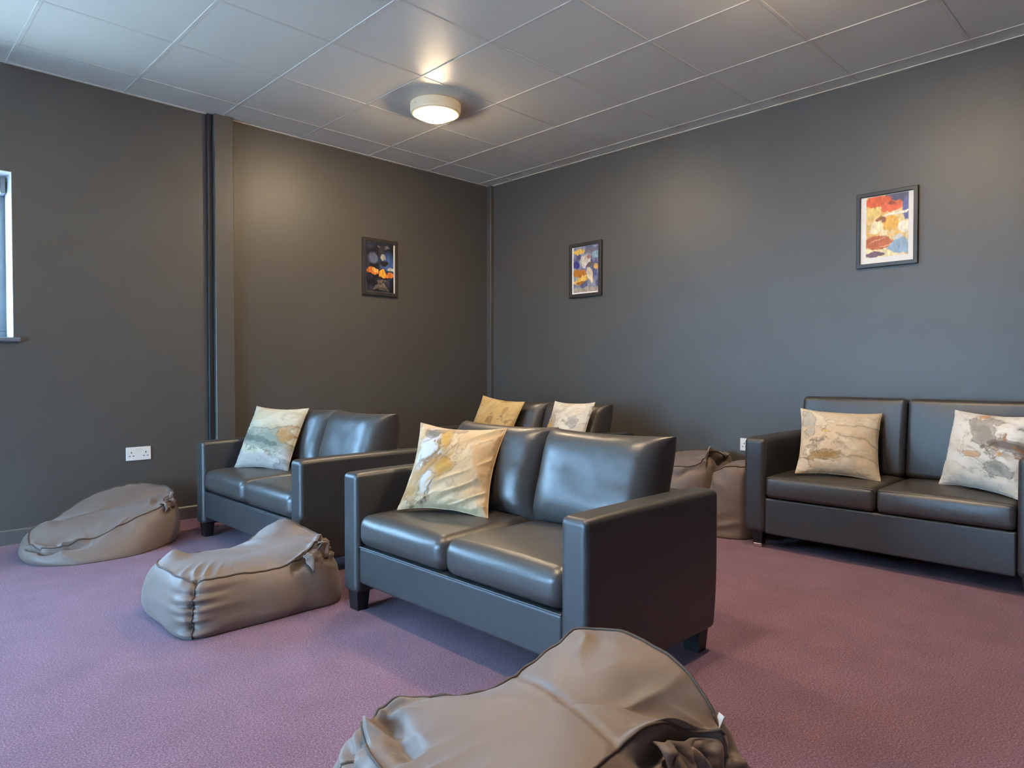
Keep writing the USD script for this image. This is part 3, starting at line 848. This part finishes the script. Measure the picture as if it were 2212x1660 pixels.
make_bag('flattened taupe bean bag lying against the left wall below the double socket',
         top=[(0.73, 4.20, 0.075), (0.87, 4.15, 0.09), (1.00, 4.15, 0.125), (1.15, 4.18, 0.17), (1.28, 4.22, 0.205), (1.39, 4.30, 0.225), (1.44, 4.45, 0.25), (1.42, 4.62, 0.265), (1.25, 4.68, 0.265), (1.05, 4.68, 0.24), (0.85, 4.64, 0.14), (0.72, 4.45, 0.12)],
         bottom=[(0.72, 4.17), (0.86, 4.06), (1.00, 4.04), (1.15, 4.06), (1.28, 4.14), (1.39, 4.25), (1.44, 4.45), (1.43, 4.66), (1.25, 4.74), (1.05, 4.74), (0.84, 4.70), (0.69, 4.45)],
         centre=(1.10, 4.42, 0.195), crown=0.02, humps=[(1.28, 4.62, 0.16, 0.035), (0.77, 4.42, 0.07, 0.03)], grooves=[((0.90, 4.44), (1.43, 4.50), 0.014, 0.010)],
         crumples=[(1.37, 4.34, 0.24, 0.075, 0.024, (0.6, -0.5, 1), 20), (0.84, 4.15, 0.09, 0.10, 0.020, (0.15, -1, 1.4), 13), (1.08, 4.17, 0.14, 0.08, 0.010, (0.3, -1, 0.6), 16)],
         corner_seams=[0.42], bulge=0.03, seed=8, undercuts=[(-0.06, 0.10, 0.035), (0.28, 0.40, 0.025)], flaps=[((1.31, 4.240, 0.222), (1.40, 4.33, 0.245), 0.045, 0.018, 9)], tags=[(1.402, 4.33, 0.262, 30)])
make_bag('large taupe bean bag in the foreground, cut off by the bottom of the photo',
         top=[(0.76, 0.84, 0.205), (0.90, 0.80, 0.232), (1.05, 0.81, 0.240), (1.17, 0.82, 0.238), (1.29, 0.79, 0.222), (1.395, 0.745, 0.185), (1.42, 0.80, 0.235), (1.435, 0.89, 0.290), (1.42, 0.99, 0.315), (1.385, 1.09, 0.325), (1.315, 1.150, 0.310), (1.235, 1.170, 0.275), (1.16, 1.18, 0.250), (1.04, 1.225, 0.235), (0.93, 1.315, 0.220), (0.86, 1.335, 0.205), (0.79, 1.25, 0.20), (0.75, 1.04, 0.20)],
         bottom=[(0.72, 0.76), (0.90, 0.70), (1.05, 0.70), (1.18, 0.70), (1.31, 0.69), (1.44, 0.69), (1.49, 0.78), (1.50, 0.89), (1.48, 1.01), (1.43, 1.13), (1.34, 1.20), (1.25, 1.22), (1.16, 1.24), (1.05, 1.29), (0.94, 1.38), (0.84, 1.40), (0.74, 1.28), (0.71, 1.04)],
         centre=(1.11, 1.00, 0.262), crown=0.015, humps=[(1.30, 1.02, 0.12, 0.012)], grooves=[((1.17, 1.17), (1.10, 0.80), 0.010, 0.007), ((0.875, 1.31), (0.825, 1.14), 0.024, 0.030)],
         crumples=[(1.34, 0.735, 0.14, 0.09, 0.026, (1, 0.3, 0.5), 15), (0.85, 1.27, 0.20, 0.07, 0.020, (1, 0.4, 0), 15), (0.79, 1.05, 0.17, 0.10, 0.010, (0.3, 1, 0), 14), (1.32, 1.09, 0.32, 0.07, 0.012, (1, -1.2, 0), 11), (1.27, 0.90, 0.26, 0.10, 0.006, (0.3, 1, 0), 12)],
         corner_seams=[0.80], bulge=0.03, seed=15, undercuts=[(0.16, 0.32, 0.035), (0.70, 0.82, 0.03)], flaps=[((1.20, 0.795, 0.222), (1.395, 0.742, 0.182), 0.10, 0.028, 12)], tags=[(1.412, 0.762, 0.205, 60)])
make_bag('slumped taupe bean bag against the right wall, a white tag on its raised corner',
         top=[(3.86, 2.64, 0.36), (3.85, 2.50, 0.37), (3.87, 2.36, 0.375), (3.92, 2.27, 0.405), (4.00, 2.235, 0.465), (4.12, 2.23, 0.445), (4.32, 2.27, 0.44), (4.36, 2.50, 0.435), (4.34, 2.64, 0.42), (4.10, 2.68, 0.39)],
         bottom=[(3.80, 2.68), (3.79, 2.50), (3.81, 2.34), (3.88, 2.25), (4.00, 2.225), (4.14, 2.22), (4.36, 2.24), (4.39, 2.50), (4.37, 2.70), (4.10, 2.74)],
         centre=(4.12, 2.52, 0.405), crown=0.01, humps=[(4.01, 2.245, 0.05, 0.02)], undercuts=[(0.26, 0.44, 0.040), (0.02, 0.26, 0.015)],
         crumples=[(3.96, 2.26, 0.40, 0.07, 0.018, (0.6, -0.4, 1), 16)], bulge=0.025, seed=24, tags=[(4.00, 2.243, 0.500, 30)])
make_bag('plain taupe bean bag squeezed upright beside the left arm of the box sofa',
         top=[(3.80, 2.08, 0.395), (3.80, 2.00, 0.425), (3.83, 1.925, 0.425), (4.00, 1.905, 0.43), (4.24, 1.91, 0.42), (4.30, 2.02, 0.41), (4.26, 2.11, 0.40), (4.00, 2.12, 0.405)],
         bottom=[(3.74, 2.10), (3.74, 2.00), (3.79, 1.90), (4.00, 1.885), (4.28, 1.89), (4.35, 2.02), (4.30, 2.13), (4.00, 2.14)],
         centre=(4.03, 2.03, 0.425), crown=0.025, crumples=[(3.80, 2.08, 0.30, 0.10, 0.012, (0.2, -0.6, 1), 9), (3.76, 1.98, 0.08, 0.09, 0.010, (0, 0.2, 1), 14)], bulge=0.020, seed=31)


# ------------------------------------------------------------------ sockets
def double_socket(label, x, y, z, rz):
    t = thing('double_socket', label, 'power socket', (x, y, z), rz)   # local: face towards -y, width along x
    obj('face_plate', rbox((0.147, 0.010, 0.087), 0.004, 4, 3), 'socket_white', t, smooth=True)
    for s in (-1, 1):
        r = rbox((0.012, 0.006, 0.020), 0.002, 2, 2)
        rot(r, (1, 0, 0), 9)
        obj('rocker_switch', move(r, s * 0.012, -0.0062, 0.026), 'socket_white', t, smooth=True)
        for (dx, dz, w, h) in ((0, 0.008, 0.006, 0.010), (-0.011, -0.014, 0.009, 0.005), (0.011, -0.014, 0.009, 0.005)):
            obj('pin_hole', move(trimesh.creation.box((w, 0.0012, h)), s * 0.042 + dx, -0.0052, dz), 'socket_dark', t, smooth=False)
    return t


double_socket('white double power socket on the left wall above the flattened bean bag', 1.362, YL - 0.0045, 0.468, 0)
double_socket('white double power socket on the right wall, half hidden behind the box sofa arm', XR - 0.0045, 2.178, 0.492, -90)


# ------------------------------------------------------------------ posters
def poster(label, wall, a, z, w, h, art, border, mat_w):
    """wall 'L' (left wall, faces -y) or 'R' (right wall, faces -x); a: centre along the wall; local x to the viewer's right"""
    loc, rz = ((a, YL - 0.001, z), 0) if wall == 'L' else ((XR - 0.001, a, z), -90)
    t = thing('framed_poster', label, 'framed poster', loc, rz)
    b, d = border, 0.022
    o = [(-w / 2, -h / 2), (w / 2, -h / 2), (w / 2, h / 2), (-w / 2, h / 2)]
    for k in range(4):
        (x0, z0), (x1, z1) = o[k], o[(k + 1) % 4]
        i0, i1 = [(x - b * np.sign(x), zz - b * np.sign(zz)) for x, zz in ((x0, z0), (x1, z1))]
        c = 0.003
        s = lambda q, e: (q[0] - np.sign(q[0]) * e, q[1] - np.sign(q[1]) * e)
        pts = [(q[0], y, q[1]) for q in ((x0, z0), (x1, z1), i0, i1) for y in (0.0, -d + c)] + \
              [(q[0], -d, q[1]) for q in (s((x0, z0), c), s((x1, z1), c), s(i0, -c), s(i1, -c))]
        obj('frame_rail', m3.Manifold.hull_points(np.array(pts, float)), 'poster_frame', t, smooth=False)
    obj('mount', box(-w / 2 + b - 0.002, w / 2 - b + 0.002, -0.010, -0.004, -h / 2 + b - 0.002, h / 2 - b + 0.002), 'mat_board', t, smooth=False)
    ml, mr, mb, mt = mat_w
    x0, x1, z0, z1 = -w / 2 + b + ml, w / 2 - b - mr, -h / 2 + b + mb, h / 2 - b - mt
    n, m = 160, 230
    U, V = np.meshgrid(np.linspace(0, 1, n), np.linspace(0, 1, m), indexing='ij')
    Pt = np.stack([x0 + U * (x1 - x0), np.full(U.shape, -0.0106), z0 + V * (z1 - z0)], -1).reshape(-1, 3)
    i, j = np.meshgrid(np.arange(n - 1), np.arange(m - 1), indexing='ij')
    q = np.stack([i * m + j, (i + 1) * m + j, (i + 1) * m + j + 1, i * m + j + 1], -1).reshape(-1, 4)
    Bk = Pt + [0, 0.0005, 0]
    qq = np.vstack([q, q[:, ::-1] + n * m])
    k = len(label)
    Uw = U + 0.16 * (fbm2(U, V, 5, k, 5) - 0.5) + 0.05 * (fbm2(U, V, 18, k + 2, 3) - 0.5)
    Vw = V + 0.12 * (fbm2(U, V, 5, k + 1, 5) - 0.5) + 0.04 * (fbm2(U, V, 18, k + 3, 3) - 0.5)
    col = np.clip(art(Uw, Vw), 0.004, 0.9).reshape(-1, 3)
    obj('print', (np.vstack([Pt, Bk]), qq), 'printed_paper', t, color=np.vstack([col, col]))
    return t


def blob(U, V, cx, cy, rx, ry, wob=0.0, seed=0, sharp=0.12, ang=0.0):
    a = math.radians(ang)
    x, y = (U - cx), (V - cy) * 1.35
    x, y = x * math.cos(a) + y * math.sin(a), -x * math.sin(a) + y * math.cos(a)
    d = np.hypot(x / rx, y / (ry * 1.35)) + wob * (fbm2(U, V, 7, seed, 4) - 0.5)
    return 1 - sm(1 - sharp, 1 + sharp, d)


def brush(c, U, V, seed, amt):
    """uneven dabs of paint"""
    n = fbm2(U + 0.3 * V, V, 14, seed, 3)
    m = fbm2(U * 2.5, V * 0.8, 12, seed + 1, 3)
    return c * (1 + amt * 2 * (n - 0.5) + amt * 1.6 * (m - 0.5))[..., None]


def art_night(U, V):
    n = fbm2(U, V, 5, 3, 4)
    c = lerp((0.010, 0.010, 0.016), (0.03, 0.035, 0.06), sm(0.40, 0.60, n))
    c = lerp(c, (0.05, 0.10, 0.26), blob(U, V, 0.80, 0.62, 0.26, 0.17, 0.9, 4, 0.5))
    c = lerp(c, (0.16, 0.15, 0.14), blob(U, V, 0.62, 0.92, 0.24, 0.035, 1.4, 5))
    c = lerp(c, (0.035, 0.035, 0.05), blob(U, V, 0.58, 0.86, 0.12, 0.10, 0.7, 14))
    c = lerp(c, (0.36, 0.34, 0.30), blob(U, V, 0.62, 0.715, 0.10, 0.055, 1.0, 6))
    c = lerp(c, (0.12, 0.14, 0.22), blob(U, V, 0.28, 0.68, 0.14, 0.10, 1.4, 15, 0.3))
    c = lerp(c, (0.02, 0.018, 0.02), blob(U, V, 0.66, 0.60, 0.15, 0.06, 0.9, 16))
    c = lerp(c, (0.40, 0.46, 0.48), blob(U, V, 0.88, 0.49, 0.11, 0.035, 1.0, 8))
    c = lerp(c, (0.60, 0.17, 0.03), blob(U, V, 0.20, 0.425, 0.20, 0.075, 1.3, 7))
    c = lerp(c, (0.70, 0.36, 0.10), blob(U, V, 0.34, 0.45, 0.10, 0.04, 1.5, 17))
    c = lerp(c, (0.72, 0.34, 0.04), blob(U, V, 0.60, 0.38, 0.14, 0.10, 1.4, 9))
    c = lerp(c, (0.60, 0.18, 0.04), blob(U, V, 0.84, 0.37, 0.14, 0.055, 1.3, 10))
    tri = sm(0.0, 0.06, 0.27 - V) * (np.abs(U - 0.55) < 0.12 + 1.5 * np.abs(0.17 - V)) * sm(0.03, 0.06, V)
    c = lerp(c, (0.24, 0.21, 0.17), tri * np.clip(2.2 * fbm2(U * 0.6, V, 26, 12, 3) - 0.55, 0, 0.9))
    return brush(c, U, V, 60, 0.7)


def art_sunset(U, V):
    n = fbm2(U, V, 5, 21, 4)
    c = lerp((0.10, 0.10, 0.20), (0.26, 0.27, 0.33), sm(0.42, 0.58, n))
    c = lerp(c, (0.16, 0.14, 0.18), blob(U, V, 0.75, 0.90, 0.26, 0.06, 1.0, 33))
    c = lerp(c, (0.66, 0.40, 0.08), blob(U, V, 0.24, 0.90, 0.24, 0.05, 0.7, 22))
    c = lerp(c, (0.26, 0.38, 0.42), blob(U, V, 0.88, 0.80, 0.16, 0.07, 1.2, 23))
    c = lerp(c, (0.60, 0.54, 0.46), blob(U, V, 0.44, 0.68, 0.18, 0.15, 1.5, 24))
    c = lerp(c, (0.40, 0.16, 0.14), blob(U, V, 0.62, 0.76, 0.07, 0.05, 1.0, 32))
    c = lerp(c, (0.05, 0.04, 0.20), blob(U, V, 0.10, 0.60, 0.12, 0.09, 0.9, 25))
    c = lerp(c, (0.12, 0.10, 0.09), blob(U, V, 0.68, 0.60, 0.09, 0.05, 1.2, 34))
    c = lerp(c, (0.60, 0.34, 0.10), blob(U, V, 0.92, 0.53, 0.11, 0.07, 0.9, 26))
    c = lerp(c, (0.44, 0.16, 0.02), blob(U, V, 0.26, 0.42, 0.30, 0.09, 1.2, 27))
    c = lerp(c, (0.78, 0.48, 0.12), blob(U, V, 0.30, 0.27, 0.28, 0.08, 1.6, 28, 0.12, 15))
    c = lerp(c, (0.40, 0.15, 0.02), blob(U, V, 0.30, 0.22, 0.18, 0.03, 1.6, 35))
    c = lerp(c, (0.70, 0.56, 0.38), blob(U, V, 0.66, 0.38, 0.11, 0.16, 1.1, 29, 0.12, 20))
    c = lerp(c, (0.38, 0.31, 0.25), blob(U, V, 0.55, 0.04, 0.7, 0.07, 0.8, 30))
    return brush(c, U, V, 62, 0.55)


def art_fire(U, V):
    n = fbm2(U, V, 7, 41, 4)
    c = lerp((0.74, 0.42, 0.10), (0.82, 0.64, 0.34), sm(0.40, 0.58, n))
    c = lerp(c, (0.07, 0.06, 0.11), blob(U, V, 0.80, 0.96, 0.42, 0.09, 0.7, 42))
    c = lerp(c, (0.10, 0.10, 0.24), blob(U, V, 0.98, 0.76, 0.11, 0.20, 0.8, 43))
    c = lerp(c, (0.66, 0.10, 0.02), blob(U, V, 0.30, 0.90, 0.36, 0.10, 1.0, 44))
    c = lerp(c, (0.74, 0.12, 0.04), blob(U, V, 0.58, 0.80, 0.26, 0.09, 1.0, 45, 0.12, 15))
    c = lerp(c, (0.34, 0.05, 0.02), blob(U, V, 0.62, 0.86, 0.09, 0.03, 1.0, 56))
    c = lerp(c, (0.82, 0.56, 0.16), blob(U, V, 0.20, 0.72, 0.16, 0.10, 1.5, 57))
    c = lerp(c, (0.84, 0.78, 0.64), blob(U, V, 0.78, 0.69, 0.34, 0.020, 0.4, 46, 0.2, 8))
    c = lerp(c, (0.76, 0.38, 0.05), blob(U, V, 0.60, 0.53, 0.19, 0.13, 0.9, 47))
    c = lerp(c, (0.30, 0.10, 0.03), blob(U, V, 0.33, 0.60, 0.10, 0.05, 1.5, 58))
    c = lerp(c, (0.80, 0.72, 0.54), blob(U, V, 0.90, 0.45, 0.17, 0.10, 0.8, 48))
    c = lerp(c, (0.86, 0.70, 0.42), blob(U, V, 0.26, 0.47, 0.17, 0.09, 1.4, 49, 0.12, 30))
    c = lerp(c, (0.48, 0.11, 0.02), blob(U, V, 0.26, 0.24, 0.38, 0.115, 0.7, 50))
    c = lerp(c, (0.78, 0.36, 0.16), blob(U, V, 0.28, 0.275, 0.24, 0.012, 0.8, 59, 0.2, 16))
    c = lerp(c, (0.78, 0.36, 0.16), blob(U, V, 0.44, 0.185, 0.18, 0.011, 0.8, 61, 0.2, 18))
    c = lerp(c, (0.26, 0.37, 0.46), blob(U, V, 0.82, 0.15, 0.27, 0.12, 0.9, 51))
    c = lerp(c, (0.55, 0.50, 0.44), blob(U, V, 0.78, 0.30, 0.14, 0.05, 1.2, 55))
    c = lerp(c, (0.15, 0.07, 0.09), blob(U, V, 0.20, 0.04, 0.26, 0.05, 0.3, 52))
    return brush(c, U, V, 64, 0.45)


poster('dark blue and orange print in a slim black frame on the left wall', 'L', 3.203, 1.858, 0.345, 0.468, art_night, 0.030, (0.002, 0.012, 0.002, 0.002))
poster('blue and orange print in a slim black frame on the right wall near the corner', 'R', 3.632, 1.846, 0.345, 0.455, art_sunset, 0.030, (0.014, 0.002, 0.012, 0.002))
poster('fiery red and orange print with white mount, framed above the box sofa', 'R', 1.333, 1.848, 0.335, 0.450, art_fire, 0.024, (0.030, 0.028, 0.036, 0.004))
